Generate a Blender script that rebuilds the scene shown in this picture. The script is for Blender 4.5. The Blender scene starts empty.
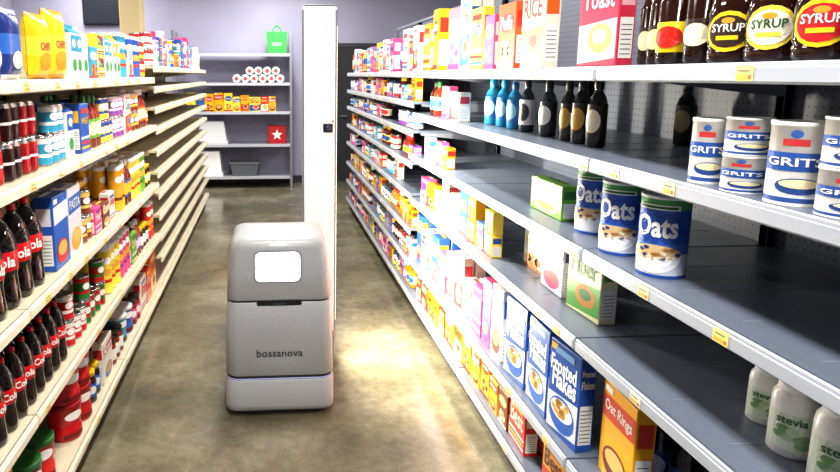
import bpy, math, random
from mathutils import Matrix, Vector
random.seed(7)
scene = bpy.context.scene
scene.view_settings.view_transform = 'Standard'
scene.view_settings.look = 'None'
scene.view_settings.exposure = 0.0
scene.view_settings.gamma = 0.86

# ------------------------------------------------------------ materials
MATS = {}
def lin(h):
    h = h.lstrip('#')
    out = []
    for i in (0, 2, 4):
        v = int(h[i:i+2], 16) / 255
        out.append(v/12.92 if v <= .04045 else ((v+.055)/1.055)**2.4)
    return (*out, 1)
def C(hexc, rough=.45, metal=0, emis=0, coat=0, name=None):
    key = (hexc, rough, metal, emis, coat)
    if key in MATS: return MATS[key]
    m = bpy.data.materials.new(name or 'paint_' + hexc.strip('#'))
    m.use_nodes = True
    nt = m.node_tree; b = nt.nodes['Principled BSDF']
    col = lin(hexc)
    n = nt.nodes.new('ShaderNodeTexNoise'); n.inputs['Scale'].default_value = 35
    mix = nt.nodes.new('ShaderNodeMix'); mix.data_type = 'RGBA'
    mix.inputs['A'].default_value = tuple(c*.9 for c in col[:3]) + (1,)
    mix.inputs['B'].default_value = tuple(min(1, c*1.08) for c in col[:3]) + (1,)
    nt.links.new(n.outputs['Fac'], mix.inputs['Factor'])
    nt.links.new(mix.outputs['Result'], b.inputs['Base Color'])
    b.inputs['Roughness'].default_value = rough
    b.inputs['Metallic'].default_value = metal
    if coat: b.inputs['Coat Weight'].default_value = coat
    if emis:
        b.inputs['Emission Color'].default_value = col
        b.inputs['Emission Strength'].default_value = emis
    MATS[key] = m
    return m

def floor_mat():
    m = bpy.data.materials.new('polished_concrete'); m.use_nodes = True
    nt = m.node_tree; b = nt.nodes['Principled BSDF']; L = nt.links.new
    tc = nt.nodes.new('ShaderNodeTexCoord')
    n1 = nt.nodes.new('ShaderNodeTexNoise'); n1.inputs['Scale'].default_value = 1.5; n1.inputs['Detail'].default_value = 9; n1.inputs['Roughness'].default_value = .62
    n2 = nt.nodes.new('ShaderNodeTexNoise'); n2.inputs['Scale'].default_value = 26; n2.inputs['Detail'].default_value = 6
    n3 = nt.nodes.new('ShaderNodeTexNoise'); n3.inputs['Scale'].default_value = 160; n3.inputs['Detail'].default_value = 2
    for n in (n1, n2, n3): L(tc.outputs['Object'], n.inputs['Vector'])
    r = nt.nodes.new('ShaderNodeValToRGB'); e = r.color_ramp.elements
    e[0].position = .3; e[0].color = lin('4f4c40'); e[1].position = .72; e[1].color = lin('918d7a')
    e2 = e.new(.5); e2.color = lin('706b58')
    L(n1.outputs['Fac'], r.inputs['Fac'])
    mx = nt.nodes.new('ShaderNodeMix'); mx.data_type = 'RGBA'; mx.blend_type = 'OVERLAY'; mx.inputs['Factor'].default_value = .5
    L(r.outputs['Color'], mx.inputs['A'])
    bw = nt.nodes.new('ShaderNodeRGBToBW'); L(n2.outputs['Color'], bw.inputs['Color']); L(bw.outputs['Val'], mx.inputs['B'])
    mx2 = nt.nodes.new('ShaderNodeMix'); mx2.data_type = 'RGBA'; mx2.blend_type = 'OVERLAY'; mx2.inputs['Factor'].default_value = .6
    L(mx.outputs['Result'], mx2.inputs['A']); L(n3.outputs['Fac'], mx2.inputs['B'])
    L(mx2.outputs['Result'], b.inputs['Base Color'])
    mr = nt.nodes.new('ShaderNodeMapRange'); mr.inputs['To Min'].default_value = .12; mr.inputs['To Max'].default_value = .28
    L(n1.outputs['Fac'], mr.inputs['Value']); L(mr.outputs['Result'], b.inputs['Roughness'])
    b.inputs['Specular IOR Level'].default_value = .75
    return m
def wall_mat(a, bcol, name):
    m = bpy.data.materials.new(name); m.use_nodes = True
    nt = m.node_tree; b = nt.nodes['Principled BSDF']; L = nt.links.new
    n1 = nt.nodes.new('ShaderNodeTexNoise'); n1.inputs['Scale'].default_value = 2.2; n1.inputs['Detail'].default_value = 5
    tc = nt.nodes.new('ShaderNodeTexCoord'); L(tc.outputs['Object'], n1.inputs['Vector'])
    r = nt.nodes.new('ShaderNodeValToRGB'); r.color_ramp.elements[0].color = lin(a); r.color_ramp.elements[1].color = lin(bcol)
    L(n1.outputs['Fac'], r.inputs['Fac']); L(r.outputs['Color'], b.inputs['Base Color'])
    b.inputs['Roughness'].default_value = .7
    return m
def peg_mat(base, hole, name):
    m = bpy.data.materials.new(name); m.use_nodes = True
    nt = m.node_tree; b = nt.nodes['Principled BSDF']; L = nt.links.new
    tc = nt.nodes.new('ShaderNodeTexCoord'); sp = nt.nodes.new('ShaderNodeSeparateXYZ'); L(tc.outputs['Object'], sp.inputs['Vector'])
    def cell(out):
        a = nt.nodes.new('ShaderNodeMath'); a.operation = 'DIVIDE'; L(out, a.inputs[0]); a.inputs[1].default_value = .0254
        f = nt.nodes.new('ShaderNodeMath'); f.operation = 'FRACT'; L(a.outputs[0], f.inputs[0])
        s = nt.nodes.new('ShaderNodeMath'); s.operation = 'SUBTRACT'; L(f.outputs[0], s.inputs[0]); s.inputs[1].default_value = .5
        ab = nt.nodes.new('ShaderNodeMath'); ab.operation = 'MULTIPLY'; L(s.outputs[0], ab.inputs[0]); L(s.outputs[0], ab.inputs[1])
        return ab
    ad = nt.nodes.new('ShaderNodeMath'); ad.operation = 'ADD'; L(cell(sp.outputs['Y']).outputs[0], ad.inputs[0]); L(cell(sp.outputs['Z']).outputs[0], ad.inputs[1])
    lt = nt.nodes.new('ShaderNodeMath'); lt.operation = 'LESS_THAN'; L(ad.outputs[0], lt.inputs[0]); lt.inputs[1].default_value = .018
    mx = nt.nodes.new('ShaderNodeMix'); mx.data_type = 'RGBA'; mx.inputs['A'].default_value = lin(base); mx.inputs['B'].default_value = lin(hole)
    L(lt.outputs[0], mx.inputs['Factor']); L(mx.outputs['Result'], b.inputs['Base Color'])
    b.inputs['Roughness'].default_value = .5
    return m

# ------------------------------------------------------------ mesh builder
class B:
    def __init__(s): s.v = []; s.f = []; s.mi = []; s.sm = []; s.m = []
    def mat(s, m):
        if m not in s.m: s.m.append(m)
        return s.m.index(m)
    def add(s, vs, fs, m, M=None, smooth=False):
        o = len(s.v)
        if M is None: s.v += [tuple(v) for v in vs]
        else: s.v += [tuple(M @ Vector(v)) for v in vs]
        if isinstance(m, (list, tuple)): idx = [s.mat(x) for x in m]
        else: idx = [s.mat(m)]*len(fs)
        for f, k in zip(fs, idx):
            s.f.append(tuple(o+i for i in f)); s.mi.append(k); s.sm.append(smooth)
    def make(s, name, parent=None, origin=None):
        me = bpy.data.meshes.new(name)
        vs = s.v
        if origin is not None: vs = [(x-origin[0], y-origin[1], z-origin[2]) for x, y, z in vs]
        me.from_pydata(vs, [], s.f)
        for m in s.m: me.materials.append(m)
        me.polygons.foreach_set('material_index', s.mi)
        me.polygons.foreach_set('use_smooth', s.sm)
        me.update()
        ob = bpy.data.objects.new(name, me); scene.collection.objects.link(ob)
        if origin is not None: ob.location = origin
        if parent: ob.parent = parent
        return ob

def cbox(b, M, c, s, m, ch=.002):
    hx, hy, hz = s[0]/2, s[1]/2, s[2]/2
    ch = min(ch, hx*.5, hy*.5, hz*.5)
    sg = [(i, j, k) for i in (-1, 1) for j in (-1, 1) for k in (-1, 1)]
    idx = {}; vs = []
    for g in sg:
        for a in range(3):
            h = [hx-ch, hy-ch, hz-ch]; h[a] += ch
            idx[(g, a)] = len(vs); vs.append((c[0]+g[0]*h[0], c[1]+g[1]*h[1], c[2]+g[2]*h[2]))
    fs = []
    for a in range(3):
        o = [x for x in range(3) if x != a]
        for sgn in (-1, 1):
            q = []
            for (p, r) in ((-1, -1), (1, -1), (1, 1), (-1, 1)):
                g = [0, 0, 0]; g[a] = sgn; g[o[0]] = p; g[o[1]] = r; q.append(idx[(tuple(g), a)])
            fs.append(q)
        for p in (-1, 1):
            for r in (-1, 1):
                g0 = [0, 0, 0]; g0[a] = -1; g0[o[0]] = p; g0[o[1]] = r; g1 = list(g0); g1[a] = 1
                g0 = tuple(g0); g1 = tuple(g1)
                fs.append([idx[(g0, o[0])], idx[(g0, o[1])], idx[(g1, o[1])], idx[(g1, o[0])]])
    for g in sg: fs.append([idx[(g, 0)], idx[(g, 1)], idx[(g, 2)]])
    b.add(vs, fs, m, M)

def lathe(b, M, prof, n=18):
    vs = []; fs = []; ms = []
    for r, z, _ in prof:
        for i in range(n):
            a = 2*math.pi*i/n; vs.append((r*math.cos(a), r*math.sin(a), z))
    for k in range(1, len(prof)):
        for i in range(n):
            j = (i+1) % n
            fs.append(((k-1)*n+i, (k-1)*n+j, k*n+j, k*n+i)); ms.append(prof[k][2])
    b.add(vs, fs, ms, M, True)
    r, z, m = prof[-1]
    b.add([(r*math.cos(2*math.pi*i/n), r*math.sin(2*math.pi*i/n), z) for i in range(n)], [tuple(range(n))], m, M)
    r, z, m = prof[0]
    b.add([(r*math.cos(2*math.pi*i/n), r*math.sin(2*math.pi*i/n), z) for i in range(n)], [tuple(reversed(range(n)))], m, M)

def flat(d, e=.0008): return lambda x, z: (x, -d/2-e, z)
def cyl(R, e=.0008): return lambda x, z: ((R+e)*math.sin(x/R), -(R+e)*math.cos(x/R), z)
def sideR(w, e=.0008): return lambda x, z: (w/2+e, x, z)
def sideL(w, e=.0008): return lambda x, z: (-w/2-e, -x, z)
def topm(h, e=.0008): return lambda x, z: (x, z, h+e)

def rect(b, M, mp, x0, x1, z0, z1, m, nx=1, skew=0):
    vs = []; fs = []
    for i in range(nx+1):
        t = i/nx; x = x0+(x1-x0)*t
        vs.append(mp(x, z0+skew*t)); vs.append(mp(x, z1+skew*t))
    for i in range(nx): fs.append((2*i, 2*i+2, 2*i+3, 2*i+1))
    b.add(vs, fs, m, M)
def ell(b, M, mp, cx, cz, rx, rz, m, n=16, a0=0, a1=2*math.pi, rings=2):
    vs = [mp(cx, cz)]; fs = []
    for k in range(1, rings+1):
        for i in range(n+1):
            a = a0+(a1-a0)*i/n; vs.append(mp(cx+rx*k/rings*math.cos(a), cz+rz*k/rings*math.sin(a)))
    for i in range(n):
        fs.append((0, 1+i, 2+i))
        for k in range(1, rings):
            p = 1+(k-1)*(n+1)+i; q = 1+k*(n+1)+i
            fs.append((p, q, q+1, p+1))
    b.add(vs, fs, m, M)
TXT = {}
def txt(b, M, mp, s, cx, cz, width, m, asp=1.0, rot=0, bold=.02):
    if (s, bold) not in TXT:
        cu = bpy.data.curves.new('t', 'FONT'); cu.body = s; cu.align_x = 'CENTER'; cu.align_y = 'CENTER'; cu.resolution_u = 2; cu.offset = bold
        ob = bpy.data.objects.new('t', cu); scene.collection.objects.link(ob)
        me = bpy.data.meshes.new_from_object(ob)
        vs = [tuple(v.co) for v in me.vertices]; fs = [tuple(p.vertices) for p in me.polygons]
        xs = [v[0] for v in vs]; ys = [v[1] for v in vs]; w = max(xs)-min(xs); ox = (max(xs)+min(xs))/2; oy = (max(ys)+min(ys))/2
        TXT[(s, bold)] = ([((v[0]-ox)/w, (v[1]-oy)/w) for v in vs], fs)
        bpy.data.objects.remove(ob); bpy.data.meshes.remove(me); bpy.data.curves.remove(cu)
    vs, fs = TXT[(s, bold)]
    c, sn = math.cos(rot), math.sin(rot)
    out = []
    for u, v in vs:
        x, z = u*width, v*width*asp
        out.append(mp(cx+x*c-z*sn, cz+x*sn+z*c))
    b.add(out, fs, m, M)

def T(x, y, z, rot=0, side=None, s=None):
    if side == 'R': rot = -90+rot
    if side == 'L': rot = 90+rot
    M = Matrix.Translation((x, y, z)) @ Matrix.Rotation(math.radians(rot), 4, 'Z')
    if s: M = M @ Matrix.Diagonal((s[0], s[1], s[2], 1))
    return M

W = 'f4f4f0'; K = '151517'
# ------------------------------------------------------------ products
def p_box(b, M, w, d, h, base, band, accent, title=None, food='d9a35a', style=0, detail=True):
    cbox(b, M, (0, 0, h/2), (w, d, h), C(base, .35), .0025)
    f = flat(d); f2 = flat(d, .0014); f3 = flat(d, .002)
    tb = C(W, .35)
    if style == 0:
        rect(b, M, f, -w/2+.003, w/2-.003, h*.62, h*.86, C(band, .35), skew=h*.03)
        ell(b, M, f, 0, h*.22, w*.38, h*.17, C(accent, .35)); ell(b, M, f2, 0, h*.26, w*.3, h*.1, C(food, .5))
        if title: txt(b, M, f2, title, 0, h*.755, w*.82, tb if band not in (W, 'ffe14a', 'f8f0e0', 'f4f0c8', 'fff0c0', 'f4f4f4', 'fff0f4', 'f0d8f0') else C('b01020'), 1.1, 0, .02)
        rect(b, M, f2, -w*.44, -w*.2, h*.9, h*.965, C('ffffff', .35))
    elif style == 1:
        rect(b, M, f, -w/2+.003, w/2-.003, h*.03, h*.45, C(band, .35), skew=h*.05)
        ell(b, M, f2, w*.08, h*.3, w*.3, h*.16, C(food, .5)); ell(b, M, f3, w*.08, h*.32, w*.18, h*.08, C(accent, .5))
        if title: txt(b, M, f2, title, 0, h*.72, w*.8, C(accent, .4), 1.2)
        rect(b, M, f2, -w*.3, w*.3, h*.87, h*.92, C(band, .35))
    elif style == 2:
        ell(b, M, f, 0, h*.7, w*.42, h*.14, C(band, .35))
        if title: txt(b, M, f2, title, 0, h*.7, w*.66, tb if band != W else C('205090'), 1.1)
        for i in range(6):
            a = i*1.05; ell(b, M, f2, w*.22*math.cos(a), h*.27+h*.1*math.sin(a), w*.13, min(w*.12, h*.1), C(food if i % 2 else accent, .5), n=10)
        rect(b, M, f, -w/2+.003, w/2-.003, h*.02, h*.1, C(accent, .35))
    else:
        for i in range(3):
            rect(b, M, f, -w/2+.003, w/2-.003, h*(.08+.1*i), h*(.13+.1*i), C((band, accent, W)[i], .35))
        if title: txt(b, M, f2, title, 0, h*.65, w*.8, C(band, .4), 1.4)
        rect(b, M, f2, -w*.35, w*.35, h*.8, h*.9, C(accent, .35))
    if detail:
        for sd in (sideR(w), sideL(w)):
            rect(b, M, sd, -d*.38, d*.38, h*.08, h*.5, C('f7f7f2', .4))
            rect(b, M, sd, -d*.38, d*.38, h*.62, h*.86, C(band, .4))
        for sd in (sideR(w, .0014), sideL(w, .0014)):
            for k in range(7): rect(b, M, sd, -d*.3, d*.3, h*(.12+.05*k), h*(.128+.05*k), C('444444', .5))
        rect(b, M, topm(h), -w*.46, w*.46, -.0012, .0012, C('8a7a60', .6))
        rect(b, M, topm(h), -w*.3, w*.3, d*.1, d*.38, C(band, .4))
def p_can(b, M, r, h, col, band, title=None):
    met = C('c9c9c9', .25, 1)
    lathe(b, M, [(r*.93, 0, met), (r, .002, met), (r, .006, met), (r*.975, .008, met), (r*.975, h*.3, C(col, .3)), (r*.975, h*.42, C(band, .3)), (r*.975, h*.75, C(col, .3)), (r*.975, h-.008, C(band, .3)), (r, h-.006, met), (r, h-.001, met), (r*.92, h, met), (r*.9, h-.003, met)], 16)
    ell(b, M, cyl(r), 0, h*.6, r*.55, h*.14, C(W, .35), n=12)
def p_soda_can(b, M, r=.032, h=.122, col='c01018'):
    met = C('c9c9c9', .25, 1)
    lathe(b, M, [(r*.7, 0, met), (r*.85, .004, met), (r, .014, C(col, .25, .2)), (r, h*.45, C(col, .25, .2)), (r, h*.52, C(W, .3)), (r, h-.016, C(col, .25, .2)), (r*.82, h-.004, met), (r*.84, h, met), (r*.78, h-.002, met)], 16)
def p_tube(b, M, r, h, col, band, lid='e8e8e8'):
    lathe(b, M, [(r, 0, C('bbbbbb', .3, 1)), (r, .006, C('bbbbbb', .3, 1)), (r*.98, .007, C(col)), (r*.98, h*.25, C(col)), (r*.98, h*.32, C(band)), (r*.98, h*.92, C(col)), (r*1.02, h*.93, C(lid)), (r*1.02, h, C(lid)), (r*.9, h, C(lid))], 16)
    ell(b, M, cyl(r), 0, h*.72, r*.7, r*.5, C(W, .35), n=12); ell(b, M, cyl(r), 0, h*.48, r*.7, r*.5, C('e8b040', .4), n=12)
def p_cola(b, M, r=.053, h=.31, label='c8101c', cap='c8101c', liq='160806'):
    g = C(liq, .08, coat=.6); l = C(label, .3)
    lathe(b, M, [(r*.55, .002, g), (r*.8, 0, g), (r*.97, h*.04, g), (r, h*.1, g), (r*.93, h*.22, g), (r*.9, h*.34, g), (r*.97, h*.4, g), (r*.985, h*.405, l), (r*.985, h*.6, l), (r*.97, h*.605, g), (r*.96, h*.66, g), (r*.8, h*.76, g), (r*.5, h*.86, g), (r*.27, h*.91, g), (r*.25, h*.935, g), (r*.32, h*.94, g), (r*.28, h*.945, C(cap, .35)), (r*.28, h*.99, C(cap, .35)), (r*.24, h, C(cap, .35))], 20)
    txt(b, M, cyl(r, .0012), 'Cola', 0, h*.5, r*1.5, C(W), 1.1, 0, .03)
def p_bottle(b, M, r, h, liq, label, cap, flatk=1.0, title=None, lab=(.18, .55), lab2=None):
    M = M @ Matrix.Diagonal((1, flatk, 1, 1))
    g = C(liq, .12, coat=.4); l = C(label, .35); c = C(cap, .35)
    lathe(b, M, [(r*.8, 0, g), (r, h*.025, g), (r, h*lab[0], g), (r*1.012, h*lab[0]+.001, l), (r*1.012, h*lab[1], l), (r, h*lab[1]+.001, g), (r*.98, h*.62, g), (r*.75, h*.73, g), (r*.42, h*.8, g), (r*.4, h*.84, g), (r*.46, h*.845, c), (r*.46, h*.97, c), (r*.3, h, c)], 18)
    if lab2: ell(b, M, cyl(r, .0025), 0, h*(lab[0]+lab[1])/2, r*.85, h*(lab[1]-lab[0])*.36, C(lab2, .35))
def p_jar(b, M, r, h, fill, label, lid):
    lathe(b, M, [(r*.8, 0, C(fill, .15)), (r, h*.04, C(fill, .15)), (r, h*.2, C(fill, .15)), (r*1.01, h*.21, C(label)), (r*1.01, h*.62, C(label)), (r, h*.63, C(fill, .15)), (r*.95, h*.76, C(fill, .15)), (r*.82, h*.83, C(fill, .15)), (r*.9, h*.835, C(lid, .35)), (r*.9, h*.98, C(lid, .35)), (r*.85, h, C(lid, .35))], 16)
    ell(b, M, cyl(r, .0016), 0, h*.42, r*.6, h*.13, C(W), n=12)
def p_tub(b, M, r, h, col, lid, band=W):
    lathe(b, M, [(r*.88, 0, C(col, .3)), (r*.94, h*.03, C(col, .3)), (r*.95, h*.3, C(col, .3)), (r*.9, h*.34, C(col, .3)), (r*.9, h*.5, C(col, .3)), (r*.95, h*.54, C(col, .3)), (r*.96, h*.86, C(col, .3)), (r, h*.87, C(lid, .3)), (r, h*.985, C(lid, .3)), (r*.95, h, C(lid, .3)), (r*.88, h*.99, C(lid, .3))], 22)
    ell(b, M, cyl(r*.95, .002), 0, h*.68, r*.6, h*.12, C(band, .35)); rect(b, M, cyl(r*.95, .0015), -r*.7, r*.7, h*.08, h*.2, C('7a0b0b', .4), 6)
def p_pouch(b, M, w, h, t, col, band, accent, title=None):
    nx, nz = 10, 14; vs = []; fs = []; ms = []
    def th(u, v):
        return t/2*max(0, (1-abs(u)**3))**.6*max(0, (1-abs(v)**4))**.7
    def P(u, v, s): return (u*w/2*(1-.06*(1-abs(v))), s*(th(u, v)+.0008), (v+1)/2*h)
    for s in (-1, 1):
        o = len(vs)
        for j in range(nz+1):
            for i in range(nx+1): vs.append(P(-1+2*i/nx, -1+2*j/nz, s))
        for j in range(nz):
            for i in range(nx):
                p = o+j*(nx+1)+i; q = (p, p+1, p+nx+2, p+nx+1); fs.append(q if s < 0 else q[::-1])
                ms.append(C(accent if j in (0, nz-1) else (band if 5 <= j <= 8 else col), .25))
    b.add(vs, fs, ms, M, True)
    mp = lambda x, z: P(x/(w/2), z/h*2-1, -1)[0:1] + (P(x/(w/2), z/h*2-1, -1)[1]-.002, z)
    ell(b, M, mp, 0, h*.28, w*.28, h*.13, C(accent, .35))
    if title: txt(b, M, mp, title, 0, h*.5, w*.5, C('b0302a'), 1.2)
def p_carton(b, M, w, d, h, col, band):
    cbox(b, M, (0, 0, h*.42), (w, d, h*.84), C(col, .3), .002)
    z0 = h*.84; z1 = h*.95; z2 = h
    vs = [(-w/2, -d/2, z0), (w/2, -d/2, z0), (w/2, d/2, z0), (-w/2, d/2, z0), (-w/2, 0, z1), (w/2, 0, z1)]
    b.add(vs, [(0, 1, 5, 4), (2, 3, 4, 5), (1, 2, 5), (3, 0, 4)], C(band, .3), M)
    cbox(b, M, (0, 0, (z1+z2)/2), (w, .004, z2-z1), C(band, .3), .001)
    rect(b, M, flat(d), -w*.48, w*.48, h*.5, h*.8, C(band, .3)); ell(b, M, flat(d), 0, h*.25, w*.35, h*.12, C('3a9a4a', .4))
    ell(b, M, flat(d, .0015), 0, h*.65, w*.3, h*.08, C(W))

def single(name, fn, x, y, z, side='R', rot=0, **kw):
    b = B(); fn(b, T(x, y, z, rot, side), **kw)
    return b.make(name, origin=(x, y, z))

# ------------------------------------------------------------ room
H = 1.6
def slab(name, lo, hi, m):
    b = B(); c = [(lo[i]+hi[i])/2 for i in range(3)]; s = [hi[i]-lo[i] for i in range(3)]
    cbox(b, None, c, s, m, .0005); return b.make(name)
XW0, XW1, Y0, Y1, ZC = -3.6, 4.2, -2.6, 9.6, 3.1
slab('floor', (XW0-.1, Y0-.1, -.1), (XW1+.1, Y1+.1, 0), floor_mat())
wm = wall_mat('9c9cb2', 'adadc2', 'painted_wall')
slab('wall_back', (XW0, Y1, 0), (XW1, Y1+.1, ZC), wm)
slab('wall_left', (XW0-.1, Y0, 0), (XW0, Y1, ZC), wm)
slab('wall_right', (XW1, Y0, 0), (XW1+.1, Y1, ZC), wm)
slab('wall_front', (XW0, Y0-.1, 0), (XW1, Y0, ZC), wm)
slab('ceiling', (XW0-.1, Y0-.1, ZC), (XW1+.1, Y1+.1, ZC+.1), wall_mat('a0a0a0', 'acacaa', 'ceiling_deck'))
slab('baseboard_back', (XW0, Y1-.015, 0), (XW1, Y1, .1), C('3a3a40', .5))

# ------------------------------------------------------------ gondolas
def gondola(side, XF, XB, secs, ztop, body, lip, peg, deckm, kick):
    b = B(); sg = 1 if side == 'R' else -1
    ya, yb = secs[0][0], secs[-1][1]
    xm = (XF+XB)/2; dep = abs(XB-XF)
    cbox(b, None, (XB+sg*.02, (ya+yb)/2, ztop/2), (.03, yb-ya, ztop), peg, .001)
    cbox(b, None, (XB+sg*.02, (ya+yb)/2, ztop+.01), (.05, yb-ya, .03), body, .004)
    cbox(b, None, (xm+sg*.025, (ya+yb)/2, .05), (dep-.05, yb-ya-.01, .1), kick, .002)
    for (y0, y1, lv) in secs:
        for yy in (y0, y1):
            cbox(b, None, (XB-sg*.012, yy, ztop/2), (.026, .032, ztop-.002), body, .002)
            for k in range(int(ztop/.05)):
                cbox(b, None, (XB-sg*.0255, yy, .05+.05*k), (.0012, .006, .022), C('222226', .6), .0003)
        for L in lv:
            g = .004
            cbox(b, None, (xm, (y0+y1)/2, L-.009), (dep-.004, y1-y0-2*g, .018), deckm, .002)
            cbox(b, None, (XF+sg*.004, (y0+y1)/2, L-.021), (.012, y1-y0-2*g, .042), lip, .004)
            cbox(b, None, (XF-sg*.003, (y0+y1)/2, L-.024), (.004, y1-y0-2*g-.01, .028), lip, .001)
            for k in range(1, 6):
                cbox(b, None, (xm, y0+(y1-y0)*k/6, L+.0004), (dep*.8, .003, .0012), body, .0005)
            if L > .2:
                for yy in (y0+.012, y1-.012):
                    vs = []
                    for t in (-.0015, .0015):
                        vs += [(XF+sg*.06, yy+t, L-.018), (XB-sg*.004, yy+t, L-.018), (XB-sg*.004, yy+t, L-.09), (XF+sg*.06, yy+t, L-.032)]
                    b.add(vs, [(0, 1, 2, 3), (7, 6, 5, 4), (0, 4, 5, 1), (1, 5, 6, 2), (2, 6, 7, 3), (3, 7, 4, 0)], body)
    return b
def tags(b, side, XF, L, ys):
    sg = 1 if side == 'R' else -1
    for y in ys:
        M = T(XF-sg*.006, y, L-.037, 0, side)
        w = .046
        cbox(b, M, (0, 0, .015), (w, .001, .03), C(random.choice(['f4f0d8', 'f6e88a', 'f4e8b0']), .4), .0003)
        rect(b, M, flat(.001), -w*.42, w*.2, .004, .013, C('e8b850', .5)); rect(b, M, flat(.001), -w*.36, w*.3, .019, .022, C('8a8578', .5))
        rect(b, M, flat(.001), w*.25, w*.42, .004, .012, C('d06a50', .5))

S1, S2, S3, S4, S5, S6 = 1.625, 1.36, 1.085, .80, .39, .14
XR, XRB = .94, 1.53
RS = [-.53, .64, 1.81, 2.98, 4.15, 5.32, 6.49, 7.66]
near = [S1, S2, S3, S4, S5, S6]
farl = [1.625, 1.43, 1.24, 1.03, .82, .58, .36, .14]
secsR = [(RS[i], RS[i+1], near if i < 4 else farl) for i in range(7)]
grey = C('8d939e', .42, .1); greyD = C('6f7787', .32, .1); lipR = C('b0b6c0', .35)
gb = gondola('R', XR, XRB, secsR, 2.12, grey, lipR, peg_mat('6a7282', '1c1f26', 'pegboard_grey'), greyD, C('33353d', .5))
tags(gb, 'R', XR, S1, [1.22, 2.4, 3.4]); tags(gb, 'R', XR, S2, [1.42, 1.66, 1.83, 2.5, 3.2])
tags(gb, 'R', XR, S3, [1.2, 1.48, 1.85, 2.15, 2.6, 3.2]); tags(gb, 'R', XR, S4, [1.47, 1.93, 2.08, 2.5, 3.1, 3.6])
tags(gb, 'R', XR, S5, [1.95, 2.3, 2.8, 3.3, 3.8]); tags(gb, 'R', XR, S6, [2.3, 2.8, 3.3, 3.8])
for L in farl: tags(gb, 'R', XR, L, [4.3+random.random()*.2+.45*k for k in range(7)])
gb.make('gondola_shelving')

A_, B_, C_, D_, E_ = 1.585, 1.27, .875, .515, .14
XL, XLB = -.76, -1.27
nearL = [A_, B_, C_, D_, E_]
stk = [1.66, 1.52, 1.38, 1.24, 1.09, .94, .79, .64, .49, .34, .14]
LS = [.75, 1.97, 3.19, 4.41]
secsL = [(LS[i], LS[i+1], nearL) for i in range(3)] + [(4.41, 5.6, stk), (5.6, 6.8, stk), (6.8, 8.0, stk)]
cream = C('dcd4ba', .45); creamD = C('c6bfa8', .45); lipL = C('e8e1ca', .4)
lb = gondola('L', XL, XLB, secsL, 1.72, cream, lipL, peg_mat('b8b19c', '4a463c', 'pegboard_cream'), creamD, C('a59e88', .5))
for L in nearL: tags(lb, 'L', XL, L, [2.0+random.random()*.15+.29*k for k in range(8)])
for L in stk: tags(lb, 'L', XL, L, [4.6+random.random()*.3+.6*k for k in range(6)])
lb.make('gondola_shelving')

# ------------------------------------------------------------ featured products, right
e = .0006
def oats(b, M):
    r, h = .059, .212
    lathe(b, M, [(r, 0, C('e8eaf0')), (r, h*.04, C('2a55a8')), (r, h*.3, C('dfe6f2')), (r, h*.42, C('4a78c8')), (r, h*.84, C('2f5cb4')), (r, h*.965, C('4a9a58')), (r*1.02, h*.968, C('f0f0ee')), (r*1.02, h, C('f0f0ee')), (r*.94, h*1.0, C('f0f0ee')), (r*.92, h*.985, C('f0f0ee'))], 28)
    ell(b, M, cyl(r, .0008), 0, h*.62, r*1.25, h*.2, C('2750a4', .35), rings=4)
    rect(b, M, cyl(r, .0016), -r*.9, r*.9, h*.84, h*.9, C(W), 8)
    rect(b, M, cyl(r, .0024), -r*.8, r*.8, h*.855, h*.885, C('2a6a3a'), 8)
    txt(b, M, cyl(r, .002), 'Oats', 0, h*.64, r*1.75, C(W), 1.45, 0, .03)
    ell(b, M, cyl(r, .0016), 0, h*.3, r*1.15, h*.24, C('f2f3f6'), rings=4, a0=math.pi, a1=2*math.pi)
    ell(b, M, cyl(r, .002), 0, h*.31, r*1.15, h*.1, C('d4b88a'), rings=4)
    for i in range(14):
        ell(b, M, cyl(r, .0028), r*1.2*math.cos(i*2.4)*(.3+.04*i), h*.31+h*.06*math.sin(i*1.7), r*.14, h*.022, C(('efe0c0', '3b3f78', 'a8743c')[i % 3]), n=8)
for (x, y, r) in ((1.08, 2.02, 40), (1.035, 1.775, 40), (1.028, 1.565, 38)):
    single('oats_canister', oats, x, y, S3+e, rot=r)
def grits(b, M, r=.047, h=.15, lid='eceae4'):
    w = C('f0efec', .35)
    lathe(b, M, [(r, 0, w), (r, h*.04, w), (r, h*.1, C('34589e')), (r, h*.94, w), (r*1.03, h*.945, C(lid)), (r*1.03, h, C(lid)), (r*.93, h, C(lid)), (r*.92, h*.985, C(lid))], 26)
    rect(b, M, cyl(r, .001), -r*1.25, r*1.25, h*.42, h*.64, C('2b59a8'), 10)
    txt(b, M, cyl(r, .002), 'GRITS', 0, h*.53, r*1.9, C(W), min(1.1, .19*h/r), 0, .02)
    rect(b, M, cyl(r, .001), -r*.42, r*.42, h*.72, h*.8, C('c23a3a'), 5)
    ell(b, M, cyl(r, .001), 0, h*.86, r*.2, h*.05, C('3a62a8'), n=10)
    ell(b, M, cyl(r, .001), r*.25, h*.24, r*.8, h*.1, C('2c4f92'), rings=3); ell(b, M, cyl(r, .0018), r*.25, h*.27, r*.66, h*.055, C('efe2b8'), rings=3)
single('grits_canister', grits, .992, 1.375, S2+e, rot=42, r=.038, h=.145)
single('grits_canister', grits, .992, 1.262, S2+e, rot=42, r=.042, h=.076)
single('grits_canister', grits, .992, 1.262, S2+.078, rot=50, r=.042, h=.076)
single('grits_canister', grits, .997, 1.135, S2+e, rot=40, r=.049, h=.155)
single('grits_canister', grits, .997, 1.02, S2+e, rot=44, r=.047, h=.084)
single('grits_canister', grits, .997, 1.02, S2+.086, rot=40, r=.047, h=.084)
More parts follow.
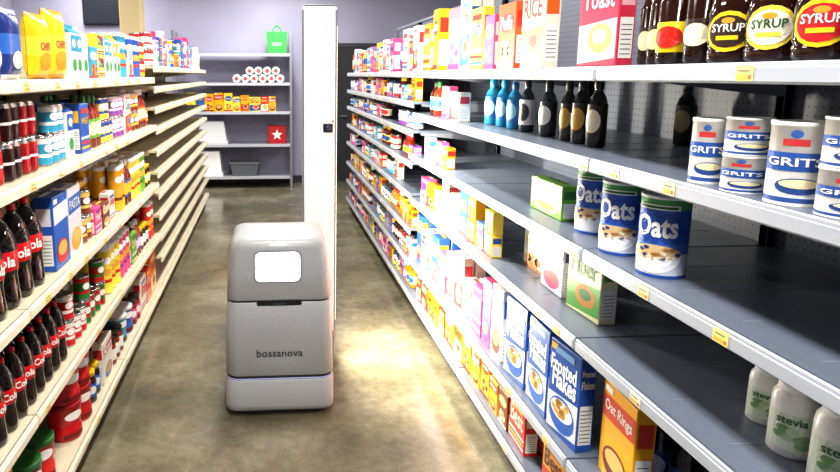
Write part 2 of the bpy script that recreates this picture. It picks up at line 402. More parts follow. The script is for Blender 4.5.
def syrup(b, M, r=.05, h=.25, lab='f3c81e', lab2='c8202a', cap='f0c010', t='SYRUP', tc=W):
    M = M @ Matrix.Diagonal((1, .75, 1, 1))
    g = C('2a1208', .07, coat=.6)
    lathe(b, M, [(r*.85, 0, g), (r, h*.03, g), (r, h*.1, g), (r*.93, h*.12, g), (r, h*.14, g), (r*1.02, h*.4, g), (r*.9, h*.55, g), (r*.62, h*.68, g), (r*.5, h*.8, g), (r*.42, h*.86, g), (r*.45, h*.865, C(cap)), (r*.45, h*.96, C(cap)), (r*.2, h, C(cap))], 24)
    ell(b, M, cyl(r*1.02, .002), 0, h*.26, r*.92, h*.17, C(lab), rings=4); ell(b, M, cyl(r*1.02, .003), 0, h*.26, r*.78, h*.135, C(lab2), rings=4)
    txt(b, M, cyl(r*1.02, .005), t, 0, h*.29, r*1.2, C(tc), 1.1)
    rect(b, M, cyl(r*1.02, .004), -r*.4, r*.4, h*.19, h*.225, C(lab), 5); ell(b, M, cyl(r*1.02, .004), 0, h*.35, r*.25, h*.025, C('d8a030'), n=10)
zz = S1+e
for (y, kw) in ((1.005, dict(lab='f4d020', lab2='f0ead8', tc='2a2a2a', cap='f0c010')), (1.118, dict(lab='f4d020', lab2='c8202a', cap='e0a020')), (1.237, dict(lab='f3d84e', lab2='f0ead8', tc='2a5a2a', cap='f0f0f0')), (1.35, dict(lab='f4d020', lab2='3a2418', cap='c02020'))):
    single('syrup_bottle', syrup, 1.0, y, zz, rot=34, **kw)
for (x, y, r, lab, l2, cap) in ((1.0, 1.455, .036, '2a1208', 'efe6c8', '3a1a0c'), (1.0, 1.555, .04, 'f5cf20', 'd02a20', 'e8c020'), (1.02, 1.65, .028, '2a1208', 'e8d9a8', 'c03020'), (1.04, 1.725, .028, '2a1208', 'e8d9a8', 'c03020')):
    single('sauce_bottle', p_bottle, x, y, zz, rot=32, r=r, h=.24, liq='2a1208', label=lab, cap=cap, lab=(.12, .42), lab2=l2)
for (x, y, h) in ((1.13, 1.12, .26), (1.13, 1.25, .26), (1.12, 1.38, .25), (1.12, 1.5, .25)):
    single('syrup_bottle', syrup, x, y, zz, rot=30, h=h)
single('toaster_pastry_box', p_box, 1.0, 1.89, zz, rot=6, w=.19, d=.055, h=.27, base='d83a58', band='f0b8c0', accent='f4e0e0', title='Toast', food='f0d070', style=1)
single('cracker_box', p_box, 1.0, 2.36, zz, w=.2, d=.06, h=.3, base='f0ead8', band='e06a20', accent='c82828', title='RICE', style=1)
single('cracker_box', p_box, 1.0, 2.62, zz, w=.19, d=.06, h=.26, base='e85a2a', band='c82828', accent='f4e6d0', title='Puffs', style=2)
zz = S2+e
for (nm, x, y, r, h, liq, lab, cap, l2) in (('barbecue_sauce_bottle', 1.1, 2.09, .034, .23, '17120f', '2a1c14', '101010', 'e8e0c8'), ('barbecue_sauce_bottle', 1.1, 2.2, .034, .23, '17120f', '2a1c14', '101010', 'c8a050'), ('barbecue_sauce_bottle', 1.1, 2.3, .03, .22, '1d1512', '3a2618', '101010', 'c8a050'), ('coffee_syrup_bottle', 1.1, 2.47, .036, .22, '20242a', '2a2c30', '15151a', 'e8e8e8'), ('coffee_syrup_bottle', 1.1, 2.68, .034, .22, '1c1e22', 'e8e8e8', '15151a', '3a3c40'), ('water_enhancer_bottle', 1.1, 2.82, .036, .21, '1f7fae', '1a68a8', '17588a', '8fc4dc'), ('water_enhancer_bottle', 1.1, 2.95, .038, .22, '1f86b4', '1a74b4', '1f88b8', 'a8d4e8'), ('water_enhancer_bottle', 1.1, 3.1, .042, .22, '2a94bc', '1a74b4', '1f88b8', 'a8d4e8'), ('barbecue_sauce_bottle', 1.43, 2.12, .034, .22, '151517', '20201e', '101010', 'b0a070')):
    single(nm, p_bottle, x, y, zz, rot=28, r=r, h=h, liq=liq, label=lab, cap=cap, lab=(.14, .62), lab2=l2, flatk=.8)
single('granola_bar_box', p_box, 1.065, 2.3, S3+e, w=.27, d=.06, h=.125, base='7cb83a', band='3a7a20', accent='d8e8a0', title='Crunchy', food='e08a30', style=0)
single('fruit_snack_box', p_box, 1.08, 2.245, S4+e, w=.18, d=.055, h=.215, base='efeaf4', band='6a3a98', accent='b02a6a', title='FRUIT', food='c83a4a', style=0)
single('fiber_bar_box', p_box, 1.08, 2.0, S4+e, rot=4, w=.2, d=.06, h=.235, base='f1f0c8', band='58a83a', accent='2a7a3a', title='Fiber', food='c8883a', style=1)
single('fiber_bar_box', p_box, 1.12, 2.5, S4+e, w=.2, d=.06, h=.16, base='f2eedc', band='e8c050', accent='b06a2a', title='Oat', food='c8883a', style=2)
def whiteb(b, M, r=.042, h=.16):
    g = C('e6e6e2', .3)
    lathe(b, M, [(r*.9, 0, g), (r, h*.03, g), (r, h*.7, g), (r*.95, h*.8, g), (r*.78, h*.86, g), (r*.8, h*.865, C('f2f2f2')), (r*.8, h*.99, C('f2f2f2')), (r*.74, h, C('f2f2f2'))], 24)
    rect(b, M, cyl(r, .001), -r, r, h*.12, h*.6, C('d4dfcd'), 8)
    for i in range(7): ell(b, M, cyl(r, .002), r*.5*math.cos(i*2.2), h*.3+h*.1*math.sin(i*1.6), r*.3, h*.05, C(('8fae80', '6f9a64', 'b4c8a4')[i % 3]), rings=2, n=10)
    txt(b, M, cyl(r, .003), 'stevia', 0, h*.52, r*1.2, C('3c6a3a'), 1)
single('sweetener_jar', whiteb, 1.16, 1.32, S4+e, rot=42, r=.039, h=.14)
single('sweetener_jar', whiteb, 1.12, 1.195, S4+e, rot=42, r=.046, h=.165)
single('sweetener_jar', whiteb, 1.11, 1.07, S4+e, rot=42, r=.05, h=.18)
single('sweetener_jar', whiteb, 1.24, 1.2, S4+e, rot=42, r=.046, h=.165)
for (y, r) in ((1.93, 5), (2.135, -2), (2.35, 3)):
    def ff(b, M):
        w, d, h = .185, .056, .325
        cbox(b, M, (0, 0, h/2), (w, d, h), C('2b5cb2', .3), .0025)
        f = flat(d); f2 = flat(d, .0016); f3 = flat(d, .0024)
        rect(b, M, f, -w/2+.003, w/2-.003, h*.02, h*.42, C('dfe6f2', .35), skew=.02)
        txt(b, M, f2, 'Frosted', -.004, h*.76, w*.84, C(W), 1.5, 0, .03); txt(b, M, f2, 'Flakes', .004, h*.61, w*.78, C(W), 1.5, 0, .03)
        rect(b, M, f2, -w*.3, w*.3, h*.88, h*.95, C('7fb0e8', .35)); rect(b, M, f2, -w*.46, -w*.25, h*.9, h*.97, C('f0c030', .35))
        ell(b, M, f2, 0, h*.25, w*.42, h*.19, C('3d6cc0', .35)); ell(b, M, f3, 0, h*.3, w*.36, h*.11, C('eaf0f8', .35))
        for i in range(16): ell(b, M, flat(d, .003), w*.26*math.cos(i*2.3)*(.2+.05*i), h*.31+h*.07*math.sin(i*1.9), w*.08, h*.028, C(('e0a84a', 'c98a30', 'f0cc80')[i % 3], .5), n=8)
        rect(b, M, sideR(w), -d*.4, d*.4, h*.08, h*.5, C('f7f7f2', .4)); rect(b, M, sideL(w), -d*.4, d*.4, h*.08, h*.5, C('f7f7f2', .4))
        for k in range(9):
            for s in (sideR(w, .0015), sideL(w, .0015)): rect(b, M, s, -d*.33, d*.33, h*(.11+.042*k), h*(.118+.042*k), C('444444', .5))
        for s in (sideR(w, .0015), sideL(w, .0015)):
            txt(b, M, s, 'Flakes', 0, h*.72, d*.8, C(W), 2, 0, .03); txt(b, M, s, 'Frosted', 0, h*.84, d*.8, C(W), 2, 0, .03)
        rect(b, M, topm(h), -w*.46, w*.46, -.001, .001, C('1d3f80'))
    single('cereal_box', ff, 1.0, y, S5+e, rot=r)
single('cereal_box', p_box, 1.04, 1.66, S5+e, rot=-4, w=.2, d=.058, h=.3, base='f2b21c', band='d8402a', accent='7a2410', title='Oat Rings', food='e8c070', style=0)
for (x, y) in ((1.15, 1.67), (1.16, 1.56), (1.17, 1.45)):
    single('juice_bottle', p_bottle, x, y, S5+e, rot=35, r=.042, h=.26, liq='141420', label='2a3f88', cap='101014', lab=(.15, .5), lab2='d0d8f0')

# ------------------------------------------------------------ fills
PAL = [('2f62b8', 'f0c030', 'e8402a'), ('d8302a', 'f8f0e0', 'f0c030'), ('f2b21c', 'c8301a', '6a2410'), ('f4f2ec', '2a68b0', 'd83a2a'), ('6cb03a', 'f4f0c8', '2a6a20'), ('8a4aa0', 'f0d8f0', 'f0b020'),
       ('e87a20', 'fff0c0', '8a2a10'), ('f0ead8', 'c8303a', '3a70b0'), ('7a3a18', 'f0c860', 'e8e0c8'), ('38a0c0', 'f4f4f4', 'e0402a'), ('e0508a', 'fff0f4', '8030a0'), ('ffe14a', '2050a0', 'c82020')]
WORDS = ['Corn', 'Crisp', 'RICE', 'Bran', 'Honey', 'Loops', 'Snack', 'WHEAT', 'Nutty', 'Choco', 'Fresh', 'Best']
G = {}
def grp(n):
    if n not in G: G[n] = B()
    return G[n]
def fill(side, L, ya, yb, kinds, hmax, gname, depthrows=2, gap=.0, pal=None, inset=.03, small=1.0):
    XF = XR if side == 'R' else XL; sg = 1 if side == 'R' else -1
    y = ya
    while True:
        k = random.choice(kinds); pc = random.choice(pal or PAL)
        if random.random() < gap:
            y += random.uniform(.08, .2)
            if y > yb: break
            continue
        rep = 1
        if k == 'box': w = random.uniform(.12, .2)*small; d = random.uniform(.045, .07); h = min(hmax, random.uniform(.62, .98)*hmax)
        elif k == 'smallbox': w = random.uniform(.1, .15); d = .05; h = min(hmax, random.uniform(.1, .15))
        elif k == 'can': w = d = .074; h = .11; rep = random.randint(2, 3)
        elif k == 'soda': w = d = .066; h = .122; rep = random.randint(2, 4)
        elif k == 'tube': w = d = .078; h = min(hmax, .24); rep = random.randint(1, 3)
        elif k == 'bottle': w = d = .074; h = min(hmax, random.uniform(.2, .26)); rep = random.randint(1, 3)
        elif k == 'jar': w = d = .08; h = min(hmax, random.uniform(.12, .16)); rep = random.randint(2, 3)
        elif k == 'pouch': w = .15; d = .06; h = min(hmax, .22)
        elif k == 'carton': w = d = .075; h = min(hmax, .22); rep = 2
        elif k == 'tub': w = d = .13; h = min(hmax, .16)
        word = random.choice(WORDS); stl = random.randint(0, 3); liq = random.choice(['3a1408', '8a2a10', 'c8901a', '2a1a10', '702018']); cap = random.choice(['c02020', 'f0f0f0', '202020', '2a6a30', 'e8c020'])
        done = False
        for _ in range(rep):
            if y+w > yb: done = True; break
            for r in range(depthrows):
                if r and random.random() < .25: continue
                X = XF+sg*(inset+d/2+r*(d+.008)+random.uniform(0, .008)); yy = y+w/2
                turn = (38 if side == 'R' else -38)+random.uniform(-15, 15)
                rd = k in ('can', 'soda', 'tube', 'bottle', 'jar', 'tub')
                M = T(X, yy, L+e, turn if rd else (random.uniform(-4, 4) if d > w*.8 else random.uniform(-1.2, 1.2)), side)
                det = r == 0
                if k in ('box', 'smallbox'):
                    b = grp(gname+'_boxes'); p_box(b, M, w*.97, d, h, pc[0], pc[1], pc[2], word if det else None, style=stl, detail=det)
                    if k == 'smallbox' and h*2+.01 < hmax and random.random() < .6:
                        p_box(b, T(X, yy, L+e+h+.001, 0, side), w*.97, d, h, pc[0], pc[1], pc[2], word if det else None, style=stl, detail=False)
                elif k == 'can':
                    b = grp(gname+'_cans'); p_can(b, M, .035, h, pc[0], pc[1])
                    if hmax > .235 and random.random() < .75: p_can(b, T(X, yy, L+e+h+.001, turn, side), .035, h, pc[0], pc[1])
                elif k == 'soda':
                    b = grp(gname+'_soda_cans'); p_soda_can(b, M, col=pc[0])
                    if hmax > .25: p_soda_can(b, T(X, yy, L+e+h+.001, 0, side), col=pc[0])
                elif k == 'tube': p_tube(grp(gname+'_tubes'), M, .037, h, pc[0], pc[2])
                elif k == 'bottle': p_bottle(grp(gname+'_bottles'), M, .034, h, liq, pc[0], cap, lab2=pc[1])
                elif k == 'jar': p_jar(grp(gname+'_jars'), M, .037, h, liq, pc[0], cap)
                elif k == 'pouch': p_pouch(grp(gname+'_pouches'), M, w*.97, h, d, pc[0], pc[1], pc[2])
                elif k == 'carton': p_carton(grp(gname+'_cartons'), M, .07, .07, h, 'f2f2ee', pc[0])
                elif k == 'tub': p_tub(grp(gname+'_tubs'), M, .062, h, pc[0], cap)
            y += w+.004
        if done or y > yb: break
        y += random.uniform(.002, .012)

WARM = [PAL[i] for i in (1, 2, 6, 8, 11, 7)]
ORNG = [PAL[i] for i in (2, 6, 1)]
MIXW = [PAL[i] for i in (3, 7, 11, 1, 2, 5, 10, 0, 9)]
LITE = [PAL[i] for i in (3, 7, 11, 7, 2, 3, 10)]
fill('R', S1, 2.78, 4.1, ['box', 'box', 'box'], .36, 'cereal', 2, .06, LITE+ORNG)
fill('R', S1, 4.2, 7.6, ['box', 'box', 'pouch'], .3, 'cereal', 2, .05, MIXW)
fill('R', S2, 3.25, 4.1, ['bottle', 'box'], .2, 'pantry', 1, .2, LITE)
fill('R', S3, 3.3, 4.1, ['smallbox'], .2, 'pantry', 1, .75, LITE)
fill('R', S4, 2.68, 4.1, ['box', 'smallbox'], .24, 'pantry', 1, .12, LITE+[PAL[0]])
fill('R', S5, 2.5, 4.1, ['box'], .33, 'cereal', 2, .0, LITE+[PAL[5], PAL[0]], small=.85)
fill('R', S6, 1.5, 2.2, ['box'], .225, 'cereal', 2, .0, [PAL[0], PAL[2], PAL[11]])
fill('R', S6, 2.2, 4.1, ['box'], .225, 'cereal', 2, .0, ORNG+[PAL[8]], small=.85)
for i, L in enumerate(farl[1:]):
    fill('R', L, 4.2, 7.6, ['box', 'smallbox', 'can', 'bottle'], .15, 'pantry', 1, .06 if i not in (1, 2, 3) else .45, MIXW, inset=.02)
RED = [('a01018', 'f8f0e0', 'f0c030'), ('c01018', 'f0f0f0', '8a1010'), ('2a0c0c', 'c01018', 'c01018'), ('1a1a1e', 'c01018', 'c01018')]
cb = grp('cola_bottles_upper')
for i in range(6):
    for r in range(3): p_cola(cb, T(XL-.085-r*.115, 1.66+i*.112, C_+e, -40+random.uniform(-20, 20), 'L'))
cb = grp('cola_bottles_lower')
for i in range(9):
    for r in range(4): p_cola(cb, T(XL-.065-r*.084, 1.72+i*.083, D_+e, -40+random.uniform(-20, 20), 'L'), r=.037, h=.235)
fill('L', A_, 1.9, 2.3, ['pouch'], .3, 'snack', 2, 0, [('2a58a8', 'f0f0f0', '2a58a8'), ('223a80', '3a70c0', 'e8e8f0')])
for i in range(2):
    single('snack_pouch', p_pouch, XL-.07, 2.41+i*.18, A_+e, 'L', rot=-12+random.uniform(-8, 8), w=.17, h=.26 if i else .23, t=.07, col='eec81a', band='f3d640', accent='dba016', title='CHIPS')
fill('L', A_, 2.71, 2.95, ['carton'], .22, 'pantry_mixed', 2, 0, [PAL[3], PAL[9]])
fill('L', A_, 2.96, 4.38, ['smallbox', 'carton', 'box', 'can', 'tube'], .26, 'pantry_mixed', 2, .0, MIXW)
fill('L', B_, 1.85, 2.35, ['soda'], .26, 'drink', 3, 0, RED)
fill('L', B_, 2.36, 2.75, ['can', 'carton'], .26, 'drink', 3, 0, [PAL[3], PAL[9], PAL[0]])
fill('L', B_, 2.76, 4.38, ['can', 'smallbox', 'jar', 'bottle', 'box', 'can'], .24, 'pantry_mixed', 3, .0)
single('pasta_box', p_box, XL-.07, 2.44, C_+e, 'L', w=.17, d=.07, h=.28, base='2a62b8', band='e8e8f0', accent='d8302a', title=None, food='e8b860', style=0)
single('pasta_box', p_box, XL-.07, 2.62, C_+e, 'L', w=.17, d=.07, h=.28, base='dcdde2', band='2a62b8', accent='e8a030', title='PASTA', food='e8b860', style=0)
fill('L', C_, 2.74, 3.4, ['smallbox', 'can', 'smallbox'], .3, 'pantry_mixed', 3, 0)
fill('L', C_, 3.42, 4.38, ['jar', 'bottle', 'box', 'tube'], .28, 'pantry_mixed', 3, 0)
fill('L', D_, 2.48, 3.1, ['can'], .28, 'chili', 3, 0, [('c01820', 'f0f0e8', 'f0c030'), ('b02018', '2a7a30', 'f0c030'), ('2a7a30', 'c02018', 'f0c030')])
fill('L', D_, 3.12, 4.38, ['tube', 'bottle', 'jar', 'tube', 'box'], .27, 'pantry_mixed', 3, 0)
for i in range(2):
    single('coffee_tub', p_tub, XL-.09, 2.48+i*.148, E_+e, 'L', rot=-35, r=.07, h=.155, col='c4141c', lid='a01018')
    single('coffee_tub', p_tub, XL-.09, 2.48+i*.148, E_+e+.157, 'L', rot=-35, r=.07, h=.155, col='c4141c', lid='a01018')
fill('L', E_, 2.72, 4.38, ['tub', 'box', 'box', 'tube', 'jar'], .28, 'pantry_mixed', 3, .0)
fill('L', E_, 1.7, 2.38, ['box', 'tub'], .28, 'pantry_mixed', 2, .03)
fill('L', 1.66, 4.45, 7.9, ['box', 'can', 'smallbox', 'carton'], .34, 'pantry_mixed', 2, .06, MIXW)
for n, b in G.items():
    b.make(n.replace('_upper', '').replace('_lower', ''))

# ------------------------------------------------------------ robot
rob = bpy.data.objects.new('shelf_scanning_robot', None); scene.collection.objects.link(rob)
RX = .04
def rr(hw, yf, yb, r, z, n=8):
    pts = []
    for (cx, cy, a0) in ((hw-r, yf+r, -90), (hw-r, yb-r, 0), (-hw+r, yb-r, 90), (-hw+r, yf+r, 180)):
        for i in range(n+1):
            a = math.radians(a0+90*i/n); pts.append((RX+cx+r*math.cos(a), cy+r*math.sin(a), z))
    return pts
shell = C('a3a6a9', .3, coat=.35, name='robot_shell'); shell2 = C('8b8f95', .35, coat=.2); dark = C('232529', .5); skirt = C('acafb2', .35)
blue = C('a4acd8', .4, emis=.5)
def loft(b, secs):
    vs = []; fs = []; ms = []
    for s in secs: vs += rr(*s[:5])
    n = 36
    for k in range(1, len(secs)):
        for i in range(n):
            j = (i+1) % n; fs.append(((k-1)*n+i, (k-1)*n+j, k*n+j, k*n+i)); ms.append(secs[k][5])
    b.add(vs, fs, ms, None, True)
    b.add(rr(*secs[-1][:5]), [tuple(range(n))], secs[-1][5]); b.add(rr(*secs[0][:5]), [tuple(reversed(range(n)))], secs[0][5])
YF = 2.81
b = B()
loft(b, [(.235, YF+.03, YF+.5, .07, .004, dark), (.24, YF+.025, YF+.505, .07, .03, dark)])
loft(b, [(.248, YF+.012, YF+.51, .06, .03, dark), (.258, YF, YF+.52, .06, .036, skirt), (.2595, YF-.002, YF+.522, .06, .06, skirt), (.257, YF, YF+.52, .06, .178, skirt), (.252, YF+.006, YF+.515, .06, .187, skirt)])
b.make('base_skirt', rob)
b = B()
loft(b, [(.249, YF+.008, YF+.512, .06, .184, dark), (.2495, YF+.006, YF+.512, .06, .190, dark), (.2495, YF+.006, YF+.512, .06, .195, blue), (.247, YF+.01, YF+.51, .06, .208, dark)])
b.make('light_ring', rob)
b = B()
loft(b, [(.25, YF+.008, YF+.51, .06, .206, shell), (.256, YF+.003, YF+.515, .06, .214, shell), (.252, YF+.02, YF+.505, .055, .40, shell), (.246, YF+.036, YF+.495, .05, .548, shell), (.24, YF+.042, YF+.49, .05, .556, shell)])
b.make('lower_body', rob)
b = B()
loft(b, [(.236, YF+.046, YF+.486, .05, .552, dark), (.236, YF+.046, YF+.486, .05, .568, dark)])
def yfs(z): return YF+.037+(z-.56)*.16
secs = [(.24, YF+.044, YF+.49, .05, .564, shell), (.245, yfs(.572), YF+.495, .05, .572, shell), (.238, yfs(.7), YF+.48, .05, .70, shell), (.228, yfs(.8), YF+.455, .05, .80, shell),
        (.222, yfs(.825)+.003, YF+.445, .05, .825, shell), (.213, yfs(.84)+.012, YF+.432, .05, .842, shell), (.2, yfs(.85)+.028, YF+.415, .05, .852, shell), (.18, YF+.13, YF+.39, .05, .857, shell), (.1, YF+.2, YF+.3, .04, .86, shell)]
loft(b, secs)
b.make('upper_body', rob)
b = B()
mpz = lambda e_: (lambda x, z: (RX+x, yfs(z)-e_, z))
def rrpatch(b, mp, cx, cz, hw, hh, r, m):
    vs = [mp(cx, cz)]
    for (sx, sz, a0) in ((1, 1, 0), (-1, 1, 90), (-1, -1, 180), (1, -1, 270)):
        for i in range(7):
            a = math.radians(a0+15*i); vs.append(mp(cx+sx*(hw-r)+r*math.cos(a), cz+sz*(hh-r)+r*math.sin(a)))
    n = len(vs)-1
    b.add(vs, [(0, 1+i, 1+(i+1) % n) for i in range(n)], m)
rrpatch(b, mpz(.002), -.005, .722, .112, .074, .028, C('7c7f84', .4)); rrpatch(b, mpz(.0035), -.005, .722, .104, .067, .024, C('ffffff', .3, emis=3.5))
b.make('screen', rob)
b = B(); rrpatch(b, lambda x, z: (RX+x, YF+.034, z), 0, .553, .105, .011, .009, C('141518', .5))
rrpatch(b, lambda x, z: (RX+x, YF+.028, z), 0, .553, .03, .006, .005, C('3a3d42', .4)); b.make('handle_slot', rob)
b = B(); txt(b, None, lambda x, z: (RX+x, YF+.0095+(z-.3)*.09-.0025, z), 'bossanova', 0, .318, .215, C('202226', .4), 1.0, bold=.0); b.make('lettering', rob)
b = B()
for sx in (-1, 1):
    for yy in (YF+.1, YF+.42):
        M = T(RX+sx*.19, yy, .0355) @ Matrix.Rotation(math.radians(90), 4, 'Y')
        lathe(b, M, [(.03, -.02, dark), (.035, -.017, dark), (.035, .017, dark), (.03, .02, dark)], 20)
b.make('wheels', rob)
b = B(); pw = C('fbfbfb', .35, coat=.2, name='mast_white')
PX0, PX1, PY0, PY1, PZ = .180, .358, 3.375, 3.47, 1.95
cbox(b, None, ((PX0+PX1)/2, (PY0+PY1)/2, (PZ+.12)/2), (PX1-PX0, PY1-PY0, PZ-.12), pw, .012)
cbox(b, None, ((PX0+PX1)/2, (PY0+PY1)/2, .12), (PX1-PX0+.006, PY1-PY0+.01, .16), shell2, .01)
edge = C('70737a', .4)
cbox(b, None, (PX0+.002, PY0+.010, 1.03), (.008, .012, 1.8), edge, .001)
cbox(b, None, (PX1-.002, PY0+.006, 1.03), (.006, .008, 1.8), edge, .001)
cbox(b, None, ((PX0+PX1)/2, PY0+.03, PZ+.001), (PX1-PX0-.02, .05, .01), edge, .002)
b.make('mast', rob)
b = B()
cbox(b, None, (PX1-.045, PY0-.004, 1.325), (.05, .012, .045), C('1a1b1e', .3), .003)
lathe(b, T(PX1-.045, PY0-.011, 1.325) @ Matrix.Rotation(math.radians(90), 4, 'X'), [(.014, 0, C('0a0a0c', .1)), (.014, .006, C('0a0a0c', .1)), (.008, .008, C('33405a', .05))], 16)
cbox(b, None, (PX1-.02, PY0-.002, 1.36), (.01, .005, .006), C('1a1b1e', .3), .001)
for z in (.5, .8, 1.1, 1.55, 1.8):
    cbox(b, None, (PX1+.002, (PY0+PY1)/2, z), (.006, .04, .09), C('1a1b1e', .3), .002)
b.make('scan_cameras', rob)
b = B()
cbox(b, None, (PX1+.0015, PY0+.02, 1.05), (.004, .012, 1.6), C('fff6e0', .3, emis=4), .001)
b.make('led_strip', rob)

# ------------------------------------------------------------ back of the store
b = B(); rk = C('9497a0', .35, .4)
RY0, RY1, RXa, RXb = 9.08, 9.54, -1.3, .32
for x in (RXa, RXb):
    for y in (RY0, RY1): cbox(b, None, (x, y, 1.1), (.035, .035, 2.2), rk, .003)
RL = [.17, .63, 1.09, 1.49, 1.89]
for L in RL:
    cbox(b, None, ((RXa+RXb)/2, (RY0+RY1)/2, L-.012), (RXb-RXa, RY1-RY0, .02), C('9c9fab', .4), .002)
    cbox(b, None, ((RXa+RXb)/2, RY0-.003, L-.016), (RXb-RXa, .012, .04), C('c0c3cd', .35), .002)
b.make('storage_rack')
b = B()
def roll(x, y, z):
    M = T(x, y, z) @ Matrix.Rotation(math.radians(90), 4, 'X')
    lathe(b, M, [(.02, -.1, C('c8a070')), (.055, -.1, C(W)), (.058, -.09, C(W)), (.058, .0, C(W)), (.058, .03, C('c86a6a')), (.058, .09, C(W)), (.055, .098, C('f4f4f4')), (.028, .1, C('f4f4f4')), (.024, .1, C('b04a44'))], 18)
for i in range(6): roll(-.44+.122*i, 9.24, 1.49+.059)
for i in range(4): roll(-.256+.122*i, 9.24, 1.49+.166)
b.make('paper_towel_rolls')
b = B(); gm = C('1f9a3a', .5)
x0, x1, z0, z1 = -.02, .28, 1.891, 2.2
vs = [(x0+.02, 9.2, z0), (x1-.02, 9.2, z0), (x1-.02, 9.38, z0), (x0+.02, 9.38, z0), (x0, 9.24, z1), (x1, 9.24, z1), (x1, 9.34, z1), (x0, 9.34, z1)]
b.add(vs, [(0, 1, 5, 4), (1, 2, 6, 5), (2, 3, 7, 6), (3, 0, 4, 7), (0, 3, 2, 1)], gm)
for y in (9.238, 9.342):
    pts = [(.06+.14*t, y, z1-.02+.09*math.sin(math.pi*t)) for t in [i/10 for i in range(11)]]
    for p, q in zip(pts, pts[1:]):
        b.add([(p[0], y-.003, p[2]), (q[0], y-.003, q[2]), (q[0], y-.003, q[2]+.02), (p[0], y-.003, p[2]+.02)], [(0, 1, 2, 3)], gm)
rect(b, None, lambda x, z: (x, 9.2+(z-z0)*.13-.003, z), .06, .2, 2.0, 2.05, C('7fd08a'))
b.make('shopping_bag')
b = B(); x = -1.15
for i in range(10):
    w = random.uniform(.1, .16); pc = random.choice([PAL[0], PAL[1], PAL[2], PAL[11], PAL[6]])
    if x+w > .28: break
    p_box(b, T(x+w/2, 9.2, 1.0906), w, .1, random.uniform(.2, .3), pc[0], pc[1], pc[2], random.choice(WORDS), style=random.randint(0, 3)); x += w+.006
b.make('boxed_goods')
def bin_(name, x, z, w, h, col, inv=False):
    b = B(); c = C(col, .45)
    M = T(x, 9.3, z)
    vs = []
    prof = ((.53, 0), (.53, h*.1), (.49, h*.12), (.4, h*.9), (.38, h), (.3, h)) if inv else ((.42, 0), (.5, h*.88), (.53, h*.88), (.53, h), (.48, h), (.4, .01))
    for (s, zz) in prof:
        vs += [(-w*s, -.18*s*2, zz), (w*s, -.18*s*2, zz), (w*s, .18*s*2, zz), (-w*s, .18*s*2, zz)]
    fs = [(k*4+i, k*4+(i+1) % 4, k*4+4+(i+1) % 4, k*4+4+i) for k in range(5) for i in range(4)] + [(3, 2, 1, 0), (20, 21, 22, 23)]
    b.add(vs, fs, c, M); b.make(name)
bin_('storage_bin', -.80, .6306, .42, .32, 'd4d6da', True); bin_('storage_bin', -.84, .1706, .34, .36, 'f4f4f6', True)
bin_('storage_bin', -.35, .1706, .4, .2, '70757e')
b = B(); cbox(b, T(.12, 9.28, .6306), (0, 0, .125), (.26, .2, .25), C('c02028'), .004)
M = T(.12, 9.28, .6306); st = [(.085*math.cos(math.radians(90+36*i))*(1 if i % 2 == 0 else .42), .125+.085*math.sin(math.radians(90+36*i))*(1 if i % 2 == 0 else .42)) for i in range(10)]
mp = flat(.2, .002); b.add([mp(0, .125)]+[mp(*p) for p in st], [(0, 1+i, 1+(i+1) % 10) for i in range(10)], C(W), M)
b.make('star_box')
b = B(); cbox(b, None, (-1.68, 8.35, ZC/2), (.26, .26, ZC-.004), C('c9b88c', .5), .012); cbox(b, None, (-1.68, 8.35, .15), (.3, .3, .29), C('8a7a58', .5), .01)
b.make('support_column')
b = B(); cbox(b, None, (-2.35, 9.55, 2.5), (.5, .06, .4), C('1a1b20', .3), .01); cbox(b, None, (-2.35, 9.517, 2.5), (.46, .004, .36), C('2c3038', .15), .001); cbox(b, None, (-2.35, 9.585, 2.75), (.06, .03, .3), C('333333'), .002)
b.make('wall_monitor')
b = B(); cbox(b, None, (1.45, 9.57, 1.03), (.95, .05, 2.06), C('3c3e46', .5), .004); cbox(b, None, (1.45, 9.54, 1.03), (.85, .02, 1.96), C('26272c', .5), .004)
cbox(b, None, (1.12, 9.51, 1.0), (.1, .04, .02), C('c0c0c0', .3, 1), .004); b.make('door_1')

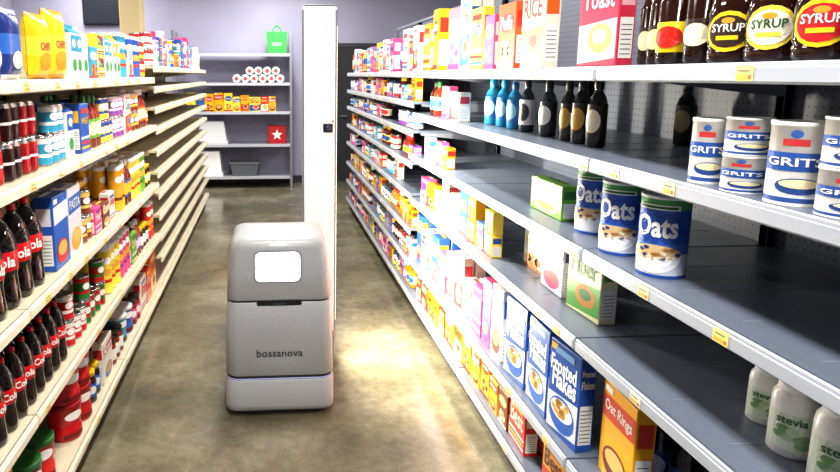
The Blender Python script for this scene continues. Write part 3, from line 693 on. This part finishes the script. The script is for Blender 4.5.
# ------------------------------------------------------------ lights
def fixture(x, y, power, ln=1.2, wd=.3, col=(1, .965, .91)):
    b = B(); cbox(b, None, (x, y, ZC-.03), (wd+.06, ln+.06, .056), C('e8e8e8', .4), .004)
    cbox(b, None, (x, y, ZC-.062), (wd, ln, .008), C('fffdf6', .4, emis=6), .001); o = b.make('ceiling_light')
    l = bpy.data.lights.new('lamp', 'AREA'); l.shape = 'RECTANGLE'; l.size = wd; l.size_y = ln; l.energy = power; l.color = col
    lo = bpy.data.objects.new('lamp', l); scene.collection.objects.link(lo); lo.location = (x, y, ZC-.072); lo.parent = o
for y, p in ((-1.0, 88), (1.2, 66), (3.6, 68), (6.0, 74), (8.2, 76)): fixture(.1, y, p)
for y in (2.4, 6.5, 8.6): fixture(-2.4, y, 52)
for y in (2.4, 6.5): fixture(2.8, y, 40)
l = bpy.data.lights.new('scan_light', 'AREA'); l.shape = 'RECTANGLE'; l.size = .03; l.size_y = 1.6; l.energy = 130; l.color = (1, .93, .76)
lo = bpy.data.objects.new('scan_light', l); scene.collection.objects.link(lo); lo.location = (PX1+.012, PY0+.02, 1.0); lo.parent = rob
lo.rotation_euler = Matrix(((0, 0, -1), (1, 0, 0), (0, -1, 0))).to_euler()
w = bpy.data.worlds.new('World'); scene.world = w; w.use_nodes = True
w.node_tree.nodes['Background'].inputs[0].default_value = (.8, .85, 1, 1); w.node_tree.nodes['Background'].inputs[1].default_value = .3

# ------------------------------------------------------------ camera
cam = bpy.data.cameras.new('camera'); co = bpy.data.objects.new('camera', cam); scene.collection.objects.link(co)
cam.sensor_width = 36; cam.lens = 640/840*36; cam.shift_x = 110/840; cam.shift_y = -46/840; cam.clip_start = .05
th = math.atan(115/640); psi = math.atan(42*math.cos(th)/640)
F = Vector((math.sin(psi)*math.cos(th), math.cos(psi)*math.cos(th), -math.sin(th)))
R = Vector((math.cos(psi), -math.sin(psi), 0)); U = R.cross(F)
co.matrix_world = Matrix(((R.x, U.x, -F.x, 0), (R.y, U.y, -F.y, 0), (R.z, U.z, -F.z, H), (0, 0, 0, 1)))
scene.camera = co
